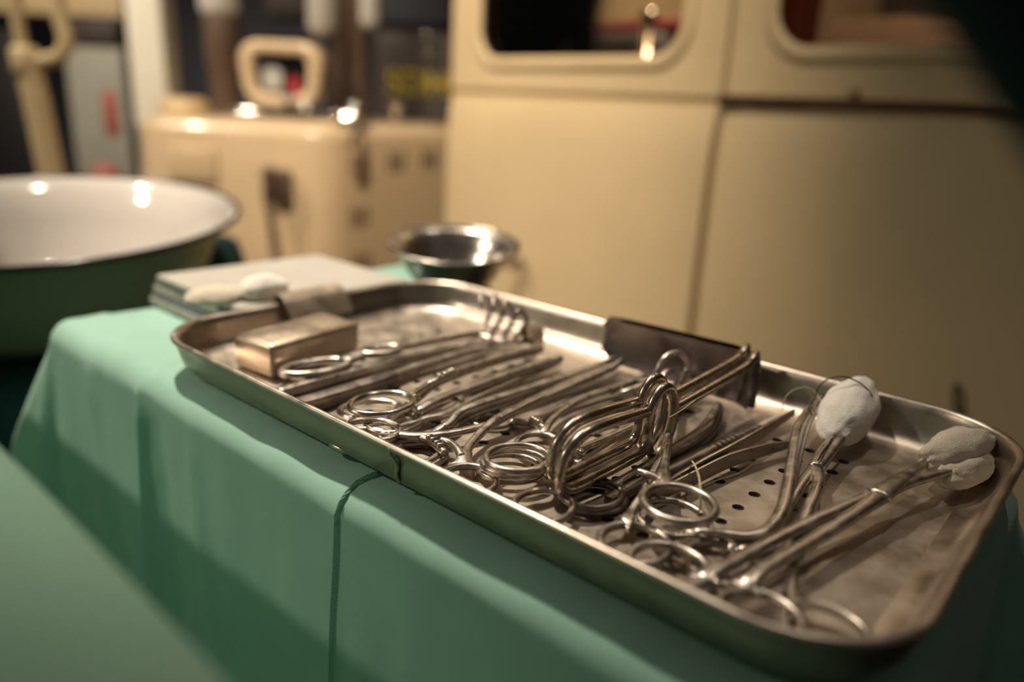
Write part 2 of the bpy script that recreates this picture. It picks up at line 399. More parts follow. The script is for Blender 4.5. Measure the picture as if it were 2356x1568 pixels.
# raised rounded label plate on the front, left
a = hall(385, 335, HB - .004); b = hall(500, 420, HB - .004)
obj('front_plate', box((a.x, HB - .008, b.z), (b.x, HB + .004, a.z), MH, .004, 3), 'cream_pink', am, auto=40)
# cable with plug
c1 = hall(640, 420, HB - .02)
plug = obj('plug', join(box((c1.x - .030, HB - .045, c1.z - .035), (c1.x - .008, HB + .002, c1.z + .035), MH, .006), box((c1.x - .006, HB - .03, c1.z - .04), (c1.x + .028, HB + .002, c1.z + .03), MH, .01)), 'brown', am, auto=40)
obj('cable', sweep([hw(hall(612, 450, HB - .03)), hw(hall(622, 500, HB - .04)), hw(hall(630, 560, HB - .04)), hw(hall(642, 640, HB - .05)), hw(hall(660, 720, HB - .05))], .016, .016, up=EF), 'brown', plug)
obj('drip_strap', sweep([hw(hall(822, 262, HB + .03)), hw(hall(818, 300, HB - .002)), hw(hall(806, 340, HB - .004))], .014, .006, up=EF), 'brown', am)
# gauge housing on top
g0 = hall(652, 170, HB + .12); gy = HB + .12
gw = rrect(-.092, .092, -.072, .070, .046, 8); gh = rrect(-.062, .062, -.046, .042, .026, 8)
gauge = thing('gauge', hw((g0.x, gy, ztop)), 'rounded cream gauge housing with black dial on the anaesthesia machine', 'gauge')
bevel_f = lambda off: (lambda x, y, d: hw((g0.x + x * (1 + .10 * y / .08), gy + off + d, g0.z + y)))
obj('housing', plate(gw, [gh], .07, bevel_f(-.02)), 'cream_pink', gauge, smooth=False)
obj('housing_rim', sweep([bevel_f(-.02)(x, y, 0) for x, y in rrect(-.077, .077, -.059, .056, .036, 8)],   .028, .018, up=EF, closed=True, sub=1), 'cream_pink', gauge)
obj('dial', plate(gh, [], .01, bevel_f(0)), 'dial', gauge, smooth=False)
obj('scale_card', plate(rrect(-.050, -.002, -.036, .014, .015, 6), [], .004, bevel_f(-.006)), 'dialwhite', gauge, smooth=False)
obj('red_sector', plate(rrect(.014, .040, -.042, -.006, .006, 4), [], .004, bevel_f(-.006)), 'red', gauge, smooth=False)
obj('foot', box((g0.x - .05, gy - .01, ztop + .0222), (g0.x + .05, gy + .05, g0.z - .070), MH, .005), 'chrome', gauge, auto=40)
def knob(px, py, b, r, label, nm='valve_knob', m='chrome'):
    p = hall(px, py, b); c = hw(p)
    prof = [(0, .5 * r), (.5 * r, .46 * r), (.9 * r, .25 * r), (r, 0), (.9 * r, -.3 * r), (.45 * r, -.5 * r), (.4 * r, -(p.z - ztop))]
    return obj(nm, lathe(prof, c, 20), m, label=label, cat='knob')
knob(575, 245, HB + .10, .020, 'chrome knob at the left foot of the cream gauge')
knob(664, 222, HB + .08, .016, 'chrome knob standing in front of the gauge dial')
knob(706, 240, HB + .08, .016, 'chrome knob at the right foot of the cream gauge')
knob(775, 262, HB + .06, .015, 'small low chrome knob left of the pair on the machine edge')
knob(819, 242, HB + .06, .018, 'bright chrome knob at the machine edge above the strap')
knob(910, 238, HB + .28, .022, 'wide chrome knob below the yellow letters', 'wide_knob')
obj('valve_block', box((hall(548, 250, HB + .14).x, HB + .06, ztop - .001), (hall(840, 250, HB + .14).x, HB + .16, ztop + .022), MH, .006), 'chrome', am, auto=40)
# cream dish-like cover left
p = hall(425, 245, HB + .2)
obj('canister_lid', lathe([(0, .022), (.045, .020), (.058, .010), (.060, -.01), (.060, ztop - p.z)], hw(p), 32), 'cream', label='low round cream lid on the anaesthesia machine, far left', cat='lid')
# tall dark column with glass dome
p = hall(520, 245, HB + .32); zt = hall(520, 30, HB + .32).z
tc_ = thing('absorber_column', hw((p.x, HB + .32, ztop)), 'tall brown column with a glass dome left of the gauge', 'column')
obj('tube', lathe([(0, zt), (.040, zt), (.043, zt - .01), (.043, zt - .12), (.036, zt - .13), (.036, ztop - .001), (0, ztop - .001)], hw((p.x, HB + .32, 0)), 28), 'brown', tc_, auto=40)
obj('dome', lathe([(0, zt + .12), (.03, zt + .11), (.048, zt + .07), (.050, zt + .01), (.044, zt - .004)], hw((p.x, HB + .32, 0)), 28), 'glass_cyl', tc_)
# flow posts
def post(px, b, r, ybot, ytop, m, label, nm='post', cat='post'):
    p = hall(px, ybot, b); t = hall(px, ytop, b)
    return obj(nm, lathe([(0, 0), (r, 0), (r, t.z - p.z), (r * .7, t.z - p.z + r * .5), (0, t.z - p.z + r * .5)], hw(p), 24), m, label=label, cat=cat, auto=40)
zc = None
p = hall(805, 250, HB + .2); obj('flow_column', join(rod(hw((p.x - .022, HB + .2, ztop - .001)), hw((p.x - .022, HB + .2, .62)), .020, 20), rod(hw((p.x + .025, HB + .2, ztop - .001)), hw((p.x + .025, HB + .2, .62)), .024, 20)), 'brown', label='pair of tall dark flow columns right of the gauge', cat='column')
def hang(px, ybot, b, r, label):
    p = hall(px, ybot, b)
    o = thing('flow_tube', hw((p.x, b, p.z)), label, 'tube', 'milky glass tubes hung on the flow columns')
    obj('glass', lathe([(0, 0), (r * .6, .004), (r, .02), (r, .40), (r * .8, .42), (0, .42)], hw(p), 24), 'glass_cyl', o)
    obj('bracket', rod(hw((p.x, b, p.z + .22)), hw((p.x + (.04 if px < 800 else -.03), b + .04, p.z + .22)), .010, 10), 'chrome', o)
hang(742, 85, HB + .16, .034, 'milky glass tube left of the dark flow columns')
hang(852, 72, HB + .16, .024, 'milky glass tube right of the dark flow columns')
# dark crate with yellow letters behind
a = hall(862, 70, HB + .68); b = hall(1075, 300, HB + .68)
cr = thing('equipment_case', hw(((a.x + b.x) / 2, HB + .6, ztop)), 'dark brown equipment case with yellow lettering behind the machine', 'case')
obj('case_body', box((a.x, HB + .68, FZ), (b.x + .25, HB + 1.0, a.z), MH, .008), 'darkbrown', cr, auto=40)
fc = bpy.data.curves.new('lettering', 'FONT'); fc.body = 'SDHI'; fc.size = .098; fc.extrude = .002; fc.materials.append(M['yellow'])
fo = bpy.data.objects.new('lettering', fc); col.objects.link(fo); p = hall(888, 213, HB + .677)
me = bpy.data.meshes.new_from_object(fo); bpy.data.objects.remove(fo); fo = bpy.data.objects.new('lettering', me); col.objects.link(fo)
fo.parent = cr; fo.location = hw((p.x, HB + .677, p.z)) - ORIG[cr.name]; fo.rotation_euler = (math.radians(90), 0, math.atan2(ER.y, ER.x))
for i, (px, py) in enumerate(((985, 80), (990, 122))):
    c = hw(hall(px, py, HB + .65)); obj('case_stud', lathe([(0, .010), (.012, .007), (.016, 0), (.012, -.007), (0, -.010)], c, 16), 'chrome', cr)
# far boards on the wall side
a = hall(345, -30, 2.9); b = hall(475, 270, 2.9)
def panel(px0, py0, px1, py1, b_, m, label, nm, cat, th=.04, bev=.005, group=None, zlow=None):
    a = hall(px0, py0, b_); c = hall(px1, py1, b_)
    return obj(nm, box((a.x, b_, c.z if zlow is None else zlow), (c.x, b_ + th, a.z), MH, bev, 2), m, label=label, cat=cat, group=group, auto=40)
panel(850, -60, 1100, 62, 3.2, 'slategrey', 'slate grey wall cabinet above the equipment case', 'wall_cabinet', 'cabinet', .3)
panel(605, -60, 720, 40, 3.0, 'darkbrown', 'dark brown hanging locker above the cream gauge', 'hanging_locker', 'locker', .2)
panel(145, 105, 322, 560, 2.6, 'greyboard', 'grey green free-standing board behind the white post', 'display_board', 'board', .06, zlow=FZ)
panel(-40, -80, 282, 42, 2.85, 'cream', 'cream cabinet underside at the upper left corner', 'wall_cupboard', 'cupboard', .3)
panel(-120, 60, 118, 560, 2.9, 'black', 'black partition at the far left behind the tube frame', 'partition', 'partition', .05, zlow=FZ)
panel(150, 40, 270, 105, 2.62, 'darkbrown', 'dark brown box under the cream cupboard', 'dark_box', 'box', .2)
p0 = hall(318, -60, 2.1); p1 = hall(318, 560, 2.1)
obj('white_post', box((p0.x - .045, 2.1, FZ), (p0.x + .050, 2.19, p0.z), MH, .01), 'white_pole', label='square off-white post left of the anaesthesia machine', cat='post', auto=40)
a = hall(272, 262, 2.09)
tg = obj('red_tag', box((a.x - .019, 2.05, a.z - .055), (a.x + .019, 2.058, a.z + .055), MH, .003, 2), 'redtag', label='narrow red tag hanging beside the white post', cat='tag', auto=40)
a = hall(246, 424, 1.9)
obj('red_cylinder', lathe([(0, .05), (.02, .045), (.036, .02), (.038, -.02), (.036, -.2), (.036, FZ - a.z)], hw(a), 24), 'redtag', label='dark red rounded cylinder just above the basin rim', cat='cylinder')
# cream tube frame (left)
fr_ = thing('tube_frame', hw(hall(110, 520, 1.5)) * 1.0, 'cream tubular stand with a hooked arm at the far left', 'stand')
ORIG[fr_.name] = Vector(fr_.location)
TB = 1.5
def hpts(l): return [hw(hall(x, y, TB)) for x, y in l]
obj('upright', sweep(hpts([(62, 140), (85, 240), (108, 350), (135, 480), (200, 800), (330, 1400)]), .044, .044, up=EF, n=14), 'cream_pole', fr_)
obj('mast', sweep(hpts([(60, 145), (48, 90), (40, 40), (30, -60)]), .021, .021, up=EF, n=14), 'cream_pole', fr_)
obj('hook', sweep(hpts([(60, 142), (100, 140), (138, 128), (152, 95), (142, 55), (134, 20), (130, -40)]), .026, .026, up=EF, n=14), 'cream_pole', fr_)
cc = hw(hall(60, 143, TB)); obj('clamp_collar', lathe([(0, .028), (.020, .028), (.025, .02), (.025, -.02), (.020, -.028), (0, -.028)], cc, 20), 'cream_pole', fr_)

# ================================================================== basin on a covered stand
bn = Vector((.0603, -.0565, .9966)).normalized(); bc = Vector((-.4632, .0956, .0182)); BR = .20
bm4 = Matrix.Translation(bc) @ UP.rotation_difference(bn).to_matrix().to_4x4()
bs = thing('enamel_basin', bc - bn * .118, 'large white enamel wash basin with a black rim', 'basin')
inner = [(0, -.112), (.10, -.111), (.125, -.105), (.145, -.085), (.165, -.045), (.178, -.012), (.192, -.002), (.200, 0)]
outer = [(.2005, -.003), (.194, -.0055), (.1815, -.016), (.169, -.047), (.149, -.088), (.128, -.109), (.10, -.116), (0, -.116)]
obj('bowl_inside', lathe(inner, (0, 0, 0), 72, bm4), 'enamel', bs)
obj('bowl_outside', lathe(outer, (0, 0, 0), 72, bm4), 'enamel_out', bs)
obj('rim_edge', xf(ringgeo((0, 0, -.0015), BR, BR, .0058, (1, 0, 0), seg=96), bm4), 'enamel_rim', bs)
def drape_cloth(x0, x1, y0, y1, z, re, D, step, extra, corner_flare, wob, seed, rot=0.0, ctr=None):
    us = []; u = x0 - D
    while u < x1 + D: us.append(u); u += step
    us = sorted(set(us + list(extra))); vs = []; v = y0 - D
    while v < y1 + D: vs.append(v); v += step
    V, F = [], []
    hp = re * math.pi / 2
    for v in vs:
        for u in us:
            qx = min(max(u, x0 + re), x1 - re); qy = min(max(v, y0 + re), y1 - re)
            d = Vector((u - qx, v - qy)); L = d.length
            if L < 1e-9: dirn = Vector((0, 0)); 
            else: dirn = d / L
            if L < hp: outw = re * math.sin(L / re); dz = -(re - re * math.cos(L / re)); hang_ = 0
            else: outw = re; dz = -re - (L - hp); hang_ = L - hp
            cf = abs(dirn.x * dirn.y) * 2
            s = u * abs(dirn.y) + v * abs(dirn.x)
            th = math.atan2(dirn.y, dirn.x)
            k = min(1, hang_ / .12)
            outw += hang_ * .02 + corner_flare * (.15 if dirn.y > 0 and dirn.x < 0 else 1) * cf ** 1.3 * .085 * (1 - math.exp(-hang_ / .085)) + k * wob * (math.sin(s * 42 + seed) + .6 * math.sin(s * 71 + 1.7 * seed)) + k * .010 * cf * math.cos(8 * th + .6)
            nz = noise.noise(Vector((u * 14, v * 14, seed))) * .0016 + noise.noise(Vector((u * 45, v * 30, seed + 3))) * .0006
            ex, ez = wrinkle(u, v, L, hang_, dirn) if seed == 1 else (0, 0)
            an = min(1.0, L / hp) * math.pi / 2; ex *= math.sin(an); ez *= math.cos(an)
            V.append(Vector((qx + dirn.x * (outw + ex + nz * (1 if hang_ else 0)), qy + dirn.y * (outw + ex + nz * (1 if hang_ else 0)), z + max(dz, FZ + .03 - z) + ez + (nz if not hang_ else 0))))
    n = len(us)
    for j in range(len(vs) - 1):
        for i in range(n - 1): F.append((j * n + i, j * n + i + 1, (j + 1) * n + i + 1, (j + 1) * n + i))
    return V, F
def wrinkle(u, v, L, hang_, dirn):
    ex = ez = 0.0
    if v < .03:
        d = u - .1903
        st = (.0012 * math.exp(-max(0, -d) / .016) + .0008) if d < 1e-5 else 0.0
        ex += st; ez += st
        ez += .0010 * noise.noise(Vector((u * 22 + v * 30, v * 60, 5)))
        # tension folds near the left corner, soft vertical waves lower down
        h1 = min(1, hang_ / .015 + .15); h2 = min(1, hang_ / .05)
        ex += .0045 * math.exp(-((u - .010 - .02 * hang_) / .0035) ** 2) * h1
        ex += -.0060 * math.exp(-((u - .024 - .04 * hang_) / .010) ** 2) * h1
        ex += .0030 * math.exp(-((u + .052 + .10 * hang_) / .007) ** 2) * h1
        ex += .0028 * math.exp(-((u - .070 - .14 * hang_) / .006) ** 2) * h1
        ex += .0040 * noise.noise(Vector((u * 17, hang_ * 5, 9))) * h2 + .0016 * noise.noise(Vector((u * 60 + hang_ * 8, hang_ * 9, 4))) * h2
        if u > .2: ex += .004 * math.sin((u - .2) * 38 + hang_ * 6) * h2
    return ex, ez
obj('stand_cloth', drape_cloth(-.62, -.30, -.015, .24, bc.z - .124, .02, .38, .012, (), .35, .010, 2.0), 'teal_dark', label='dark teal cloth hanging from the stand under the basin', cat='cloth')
st = thing('basin_stand', (-.46, .10, FZ), 'stand hidden below the dark teal cloth under the basin', 'stand')
obj('stand_top', box((-.595, .005, bc.z - .155), (-.325, .22, bc.z - .129)), 'brown', st, smooth=False)
obj('stand_column', rod((-.46, .10, FZ), (-.46, .10, bc.z - .155), .03), 'brown', st)
# dark teal folded sheet behind the basin, at its right
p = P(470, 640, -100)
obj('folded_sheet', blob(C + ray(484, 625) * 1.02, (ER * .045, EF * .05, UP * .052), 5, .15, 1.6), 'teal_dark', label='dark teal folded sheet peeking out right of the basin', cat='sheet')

# ================================================================== instrument table and its drape
TX0, TX1, TY0, TY1, TZ = -.128, .396, -.010, .221, -.0028
tb = thing('instrument_table', (.15, .16, FZ), 'instrument table covered by the green drape', 'table')
obj('tabletop', box((TX0 + .004, TY0 + .006, TZ - .03), (TX1 - .004, TY1 - .006, TZ - .006), None, .006), 'white_pole', tb, auto=40)
for x in (TX0 + .05, TX1 - .05):
    for y in (TY0 + .05, TY1 - .05): obj('leg', rod((x, y, FZ), (x, y, TZ - .03), .012), 'chrome', tb)
ext = [.0045, .0075, .1865, .1880, .1893, .1899, .1903, .1907, .1911, .1917, .193, .1945, .006, .009, .0125, .0155, .019]
obj('green_drape', drape_cloth(TX0, TX1, TY0, TY1, TZ, .014, .34, .0050, ext, .55, .0025, 1), 'green', label='pale green surgical drape over the instrument table under the tray', cat='cloth')

sb_ = thing('side_table', (-.05, .285, FZ), 'small side table under the steel bowl', 'table')
obj('tabletop', box((-.130, .248, TZ - .03), (-.009, .301, TZ - .006), None, .006), 'white_pole', sb_, auto=40)
obj('leg', rod((-.07, .270, FZ), (-.07, .270, TZ - .03), .02), 'chrome', sb_)
obj('side_table_cloth', drape_cloth(-.134, -.005, .243, .305, TZ, .008, .22, .006, (), .25, .002, 4), 'green', label='pale green cloth on the side table below the steel bowl', cat='cloth')
# foreground draped operating table
sec = smooth_path([Vector((0, y, z)) for y, z in ((-.52, -.10), (-.42, .02), (-.33, .060), (-.26, .074), (-.20, .0765), (-.165, .074), (-.142, .067), (-.126, .053), (-.115, .020), (-.109, -.06), (-.106, -.2), (-.105, FZ + .1))], 6)
V, F = [], []; nx = 110
for i in range(nx + 1):
    x = -.75 + 1.45 * i / nx
    for k, p in enumerate(sec):
        t = k / len(sec)
        V.append(Vector((x, p.y + .004 * math.sin(x * 9) + .006 * max(0, t - .7) * math.sin(x * 40), p.z + .004 * noise.noise(Vector((x * 6, p.y * 10, 2))))))
n = len(sec)
for i in range(nx):
    for k in range(n - 1): F.append((i * n + k, i * n + k + 1, (i + 1) * n + k + 1, (i + 1) * n + k))
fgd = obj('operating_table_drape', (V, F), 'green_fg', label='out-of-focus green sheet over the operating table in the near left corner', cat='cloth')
# hanging dark teal gown sleeve close to the lens, top right
pts = [C + ray(x, y) * d for x, y, d in ((2200, -500, .105), (2380, -150, .100), (2475, 60, .096), (2570, 260, .094), (2680, 500, .094))]
obj('hanging_sleeve', sweep(pts, [.030, .030, .024, .020, .018], [.022, .022, .020, .018, .016], up=fw, n=18, sub=8), 'sleeve', label='blurred dark teal sleeve hanging close at the upper right', cat='sleeve')

# ================================================================== instrument tray
TL, TW, TR = .3958, .220, .042
tray = thing('instrument_tray', (TL / 2, TW / 2, -.0016), 'long rectangular stainless steel tray with rolled rim full of instruments', 'tray')
def loop(ins, z, seg=12):
    r = max(.008, TR - ins * .8); return [Vector((x, y, z)) for x, y in rrect(ins, TL - ins, ins, TW - ins, r, seg)]
def loft(prof, seg=12):
    V, F = [], []; n = None
    for ins, z in prof:
        lp = loop(ins * mm, z * mm, seg); n = len(lp); V += lp
    for k in range(len(prof) - 1):
        for i in range(n): F.append((k * n + i, k * n + (i + 1) % n, (k + 1) * n + (i + 1) % n, (k + 1) * n + i))
    return V, F
obj('inner_wall', loft([(3.4, 19.6), (4.2, 18.6), (4.8, 16), (6.0, 10), (7.0, 6.5), (8.6, 3.6), (11, 1.4), (14, .4), (18, 0)]), 'traywall', tray)
obj('rolled_rim', loft([(3.4, 19.6), (2.8, 20.2), (1.6, 20.6), (.5, 20.2), (0, 19.2), (.4, 18.2), (1.6, 17.8)]), 'traywall', tray)
obj('outer_wall', loft([(1.6, 17.8), (2.2, 17.0), (3.2, 12), (4.2, 8), (5.4, 4.5), (7.4, 1.6), (10.5, -.6), (15, -1.6), (30, -1.6)]), 'trayout', tray)
# perforated floor: a lattice of real holes
SX, SY, HX1, HY1, NX, NY, HR = .01580, .01520, .3298, .1683, 18, 9, .0025
ns = 16
V, F = [], []
for i in range(NX):
    for j in range(NY):
        cx, cy = HX1 - SX * i, HY1 - SY * j; b0 = len(V)
        for k in range(ns):
            a = 2 * math.pi * k / ns; V.append((cx + HR * math.cos(a), cy + HR * math.sin(a), 0))
        for k in range(ns):
            a = 2 * math.pi * k / ns; c, s = math.cos(a), math.sin(a); m_ = max(abs(c), abs(s)); V.append((cx + SX / 2 * c / m_, cy + SY / 2 * s / m_, 0))
        for k in range(ns):
            a = 2 * math.pi * k / ns; V.append((cx + HR * math.cos(a), cy + HR * math.sin(a), -.0012))
        for k in range(ns):
            k2 = (k + 1) % ns; F.append((b0 + k, b0 + ns + k, b0 + ns + k2, b0 + k2)); F.append((b0 + k, b0 + k2, b0 + 2 * ns + k2, b0 + 2 * ns + k))
hx0, hx1, hy0, hy1 = HX1 - SX * (NX - .5), HX1 + SX / 2, HY1 - SY * (NY - .5), HY1 + SY / 2
fl = plate([(v.x, v.y) for v in loop(.018, 0)], [[(hx0, hy0), (hx1, hy0), (hx1, hy1), (hx0, hy1)]], 0, lambda x, y, d: Vector((x, y, d)))
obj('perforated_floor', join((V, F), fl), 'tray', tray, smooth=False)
obj('hole_shade_sheet', plate([(v.x, v.y) for v in loop(.020, 0)], [], 0, lambda x, y, d: Vector((x, y, -.00150))), 'black', tray, smooth=False)  # black sheet added below the floor, paints the shade inside the holes
# folded grip on the left rim
a = P(640, 698, 20); b = P(779, 672, 20)
ya, yb = a.y, b.y
pts = [Vector((.0170, 0, .0105)), Vector((.0130, 0, .0155)), Vector((.0085, 0, .0212)), Vector((.0058, 0, .0240)), Vector((.0010, 0, .0250)), Vector((-.0030, 0, .0232)), Vector((-.0032, 0, .015))]
V, F = [], []
sp = smooth_path(pts, 2)
for t in (0, .0012):
    for p in sp:
        for y in (ya, yb): V.append(Vector((p.x - t, y, p.z + t)))
n2 = len(sp) * 2
for s in (0, 1):
    for k in range(len(sp) - 1): q = s * n2 + 2 * k; F.append((q, q + 1, q + 3, q + 2))
for k in range(len(sp) - 1):
    for e in (0, 1): F.append((2 * k + e, 2 * k + 2 + e, n2 + 2 * k + 2 + e, n2 + 2 * k + e))
F += [(0, 1, n2 + 1, n2), (n2 - 2, n2 - 1, 2 * n2 - 1, 2 * n2 - 2)]
obj('rim_grip', (V, F), 'box', tray, auto=50)
# weld bead on the near wall
q = P(912, 1058, 14); obj('weld_bead', sweep([Vector((q.x - .001, .0004, .0195)), Vector((q.x - .002, .0010, .0165)), Vector((q.x + .001, .0020, .0125)), Vector((q.x - .001, .0034, .0075)), Vector((q.x - .002, .0056, .003))], .0022, .0014, up=Vector((0, -1, 0))), 'trayout', tray)

# ================================================================== metal box
A, B_, D_ = Vector((.0395, .0315, 0)), Vector((.0715, .0355, 0)), Vector((.0610, .0965, 0))
ex = (B_ - A).normalized(); eyv = Vector((-ex.y, ex.x, 0)); 
bmx = Matrix(((ex.x, eyv.x, 0, A.x), (ex.y, eyv.y, 0, A.y), (0, 0, 1, 0), (0, 0, 0, 1)))
bxo = thing('metal_box', bmx @ Vector((.0165, .033, 0)), 'small closed brass-toned metal box at the left end of the tray', 'box')
obj('box_body', box((.0006, .0006, .0003), (.0324, .0654, .0100), bmx, .0022, 3), 'box', bxo, auto=40)
obj('box_lid', box((0, 0, .0020), (.0330, .0660, .0195), bmx, .0032, 4), 'box', bxo, auto=40)

# ================================================================== instruments
INST = []
def mid(a, b): return (a + b) / 2
def arm(root, a, m, idx):
    """a: path (px), w, t (mm), ring (px centre), ra, rb, wire, jaw (px), ratchet (px), teeth"""
    path = PS(a['path']); w = [x * mm for x in a.get('w', [3.6, 3.4, 3.6, 4.4, 5.2])]; t = [x * mm for x in a.get('t', [3.4, 3.2, 3.4, 3.8, 4.0])]
    if 'ring' in a:
        c = P(*a['ring']); nrm = Vector(a.get('normal', UP)).normalized()
        ra = a.get('ra', 13.0) * mm; rb = a.get('rb', 11.4) * mm; wire = a.get('wire', 3.6) * mm * .9
        d = path[0] - c; dn_ = (d - nrm * d.dot(nrm)).normalized(); nb = c + dn_ * ra
        path[0] = path[0] * .52 + nb * .24 + path[1] * .24          # ease the shank into its ring
        path = [nb] + path; w = [w[0] * 1.35] + w; t = [t[0] * .9] + t
    sh = obj('arm', sweep(path, w, t, up=a.get('up', UP), power=a.get('power', 2.6), n=12), m, root)
    if 'ring' in a:
        g = ringgeo(c, ra, rb, wire, d, nrm, thk=wire)
        web = sweep([mid(path[1], path[2]), path[1], mid(nb, path[1]), nb + dn_ * .0004], [w[1] * .98, w[1] * 1.1, max(w[1] * 1.45, 6.0 * mm), 12.5 * mm], [t[1] * .98, t[1] * .95, t[1] * .82, t[1] * .7], up=nrm, n=14, power=2.6, sub=5)
        obj('finger_ring', join(g, web), a.get('ringmat', m), sh)
    if 'jaw' in a:
        obj('jaw', sweep(PS(a['jaw']), [x * mm for x in a.get('jw', [5.0, 4.0, 2.4])], [x * mm for x in a.get('jt', [4.0, 3.4, 2.2])], n=12, up=a.get('jup', UP)), m, sh)
    if 'ratchet' in a:
        rp = PS(a['ratchet']); g = [sweep(rp, a.get('rw', 3.0) * mm, a.get('rt', 3.2) * mm, n=10)]
        if a.get('teeth'):
            sp_ = smooth_path(rp, 6)
            for k in range(4):
                i = int(len(sp_) * (.42 + .14 * k)); i = min(i, len(sp_) - 2); p = sp_[i]; tn = (sp_[i + 1] - sp_[i]).normalized()
                mt = Matrix.Translation(p + UP * .0020) @ tn.to_track_quat('X', 'Z').to_matrix().to_4x4()
                g.append(box((-.0007, -.0017, -.0012), (.0009, .0017, .0010), mt, .0003, 1))
        obj('ratchet', join(*g), m, sh)
    return sh
def clamp(name, label, arms, m='steel', joint=None, cat='clamp', group='ring-handled instruments in the tray', jr=1.9, jh=4.2):
    ps = [P(*p) for a in arms for p in a['path']]
    c = sum(ps, Vector()) / len(ps); c.z = min(p.z for p in ps)
    root = thing(name, c, label, cat, group)
    for i, a in enumerate(arms): arm(root, a, a.get('mat', m), i)
    if joint:
        p = P(joint[0], joint[1], joint[2] - 1.2)
        obj('joint_screw', lathe([(0, jh / 2 * mm), (jr * .7 * mm, jh / 2 * mm), (jr * mm, (jh / 2 - .5) * mm), (jr * mm, -jh / 2 * mm), (0, -jh / 2 * mm)], p, 18), m, root, auto=40)
    INST.append(root); return root

clamp('ring_forceps', 'bright ring-handled clamp with two raised rings beside the dark chisel', [
    dict(ring=(878, 928, 13), ra=15.5, rb=12.2, wire=3.8, path=[(946, 911, 13), (965, 897, 13), (1000, 876, 12), (1060, 852, 11), (1130, 828, 10), (1190, 812, 9), (1245, 800, 9)], ringmat='steel_bright',
         ratchet=[(985, 884, 13), (1005, 874, 14), (1030, 864, 14), (1050, 856, 13)], rw=3.4, teeth=True),
    dict(ring=(856, 944, 5), ra=15, rb=12, wire=3.8, path=[(930, 938, 6), (962, 916, 8), (1000, 886, 8), (1060, 860, 7), (1130, 836, 6), (1190, 819, 5), (1240, 807, 5)], ringmat='steel_bright')],
    'steel', (1120, 833, 9), cat='clamp')
clamp('needle_holder', 'stout dark needle holder lying between the two left ring clamps', [
    dict(ring=(905, 972, 3.5), path=[(950, 951, 5), (968, 944, 6), (1010, 922, 7), (1100, 888, 7), (1200, 851, 7), (1290, 824, 8)], w=[4, 5.5, 6.2, 6.4, 6.0, 5.0], t=[4, 5, 5.5, 5.5, 5, 4], ratchet=[(962, 950, 8), (950, 938, 8), (935, 930, 7)]),
    dict(ring=(832, 1012, 3), path=[(856, 1010, 3), (905, 990, 3), (975, 964, 4), (1030, 950, 4), (1100, 912, 3.5), (1200, 868, 3.5), (1285, 832, 4)], w=[3.6, 3.6, 4, 5, 5, 5, 4])],
    'steel', (1060, 920, 7), cat='needle holder')
clamp('artery_clamp', 'open long clamp with toothed ratchet and spread rings in front of the tray wall', [
    dict(ring=(853, 990, 6), ra=13.5, rb=11.4, path=[(905, 998, 6), (960, 1003, 6), (1040, 996, 6.5), (1130, 974, 7), (1180, 948, 8), (1300, 892, 8), (1385, 856, 9), (1410, 845, 10), (1432, 828, 12)], w=[4.6, 5.2, 4.0, 4.0, 4.6, 5.0, 4.4, 4.0, 2.4],
         ratchet=[(968, 1006, 6), (985, 1012, 6), (1003, 1024, 6), (1024, 1042, 6)], teeth=True),
    dict(ring=(1078, 1104, 5), ra=12.6, rb=11.0, path=[(1064, 1058, 6), (1076, 1032, 6), (1100, 1002, 7), (1135, 970, 8.5), (1190, 940, 9), (1300, 886, 8), (1388, 849, 8), (1422, 836, 8)], w=[6.0, 4.2, 4.2, 4.8, 5.2, 5.0, 4.2, 2.6],
         ratchet=[(1062, 1050, 6.5), (1052, 1032, 7), (1034, 1018, 7), (1014, 1012, 7)], rw=3.6)],
    'steel', (1142, 966, 10))
clamp('bowel_clamp', 'closed long clamp nested behind the open clamp, rings under its ratchet', [
    dict(ring=(948, 1040, 3.2), path=[(982, 1012, 4), (1005, 992, 5), (1036, 974, 6), (1056, 953, 7), (1107, 931, 8), (1300, 869, 8), (1390, 837, 8), (1415, 824, 8)], w=[3.8, 4, 4.4, 4.8, 6.2, 6.2, 5, 3], t=[3.2, 3.4, 4, 5, 5, 5, 4.4, 3],
         ratchet=[(1004, 994, 5), (1020, 984, 6), (1026, 978, 7)]),
    dict(ring=(960, 1047, 1.8), path=[(1000, 1026, 2.5), (1030, 1000, 3), (1060, 970, 3), (1110, 944, 3.5), (1300, 884, 3.5), (1385, 850, 4)], w=[3.6, 4, 4.5, 5.5, 5.5, 4.5])],
    'steel', (1150, 918, 9))
clamp('small_haemostat', 'slim curved clamp across the row of holes left of the wire retractors', [
    dict(ring=(1240, 1022, 4), ra=11.5, rb=10, wire=3.0, path=[(1252, 990, 5), (1264, 973, 5), (1296, 944, 5), (1350, 915, 6), (1430, 887, 7), (1482, 867, 8), (1510, 858, 9)], w=[4, 3.6, 3.2, 3.2, 4, 3, 2], ratchet=[(1252, 985, 5), (1238, 976, 5), (1222, 966, 5)], teeth=True),
    dict(ring=(1125, 963, 2), ra=11.5, rb=10, wire=2.8, path=[(1172, 969, 2.5), (1215, 970, 3), (1262, 951, 3), (1335, 917, 4), (1430, 885, 5), (1495, 860, 6)], w=[3, 3, 3, 3.4, 4, 2])],
    'steel', (1425, 889, 8), jr=1.5, jh=3.5)
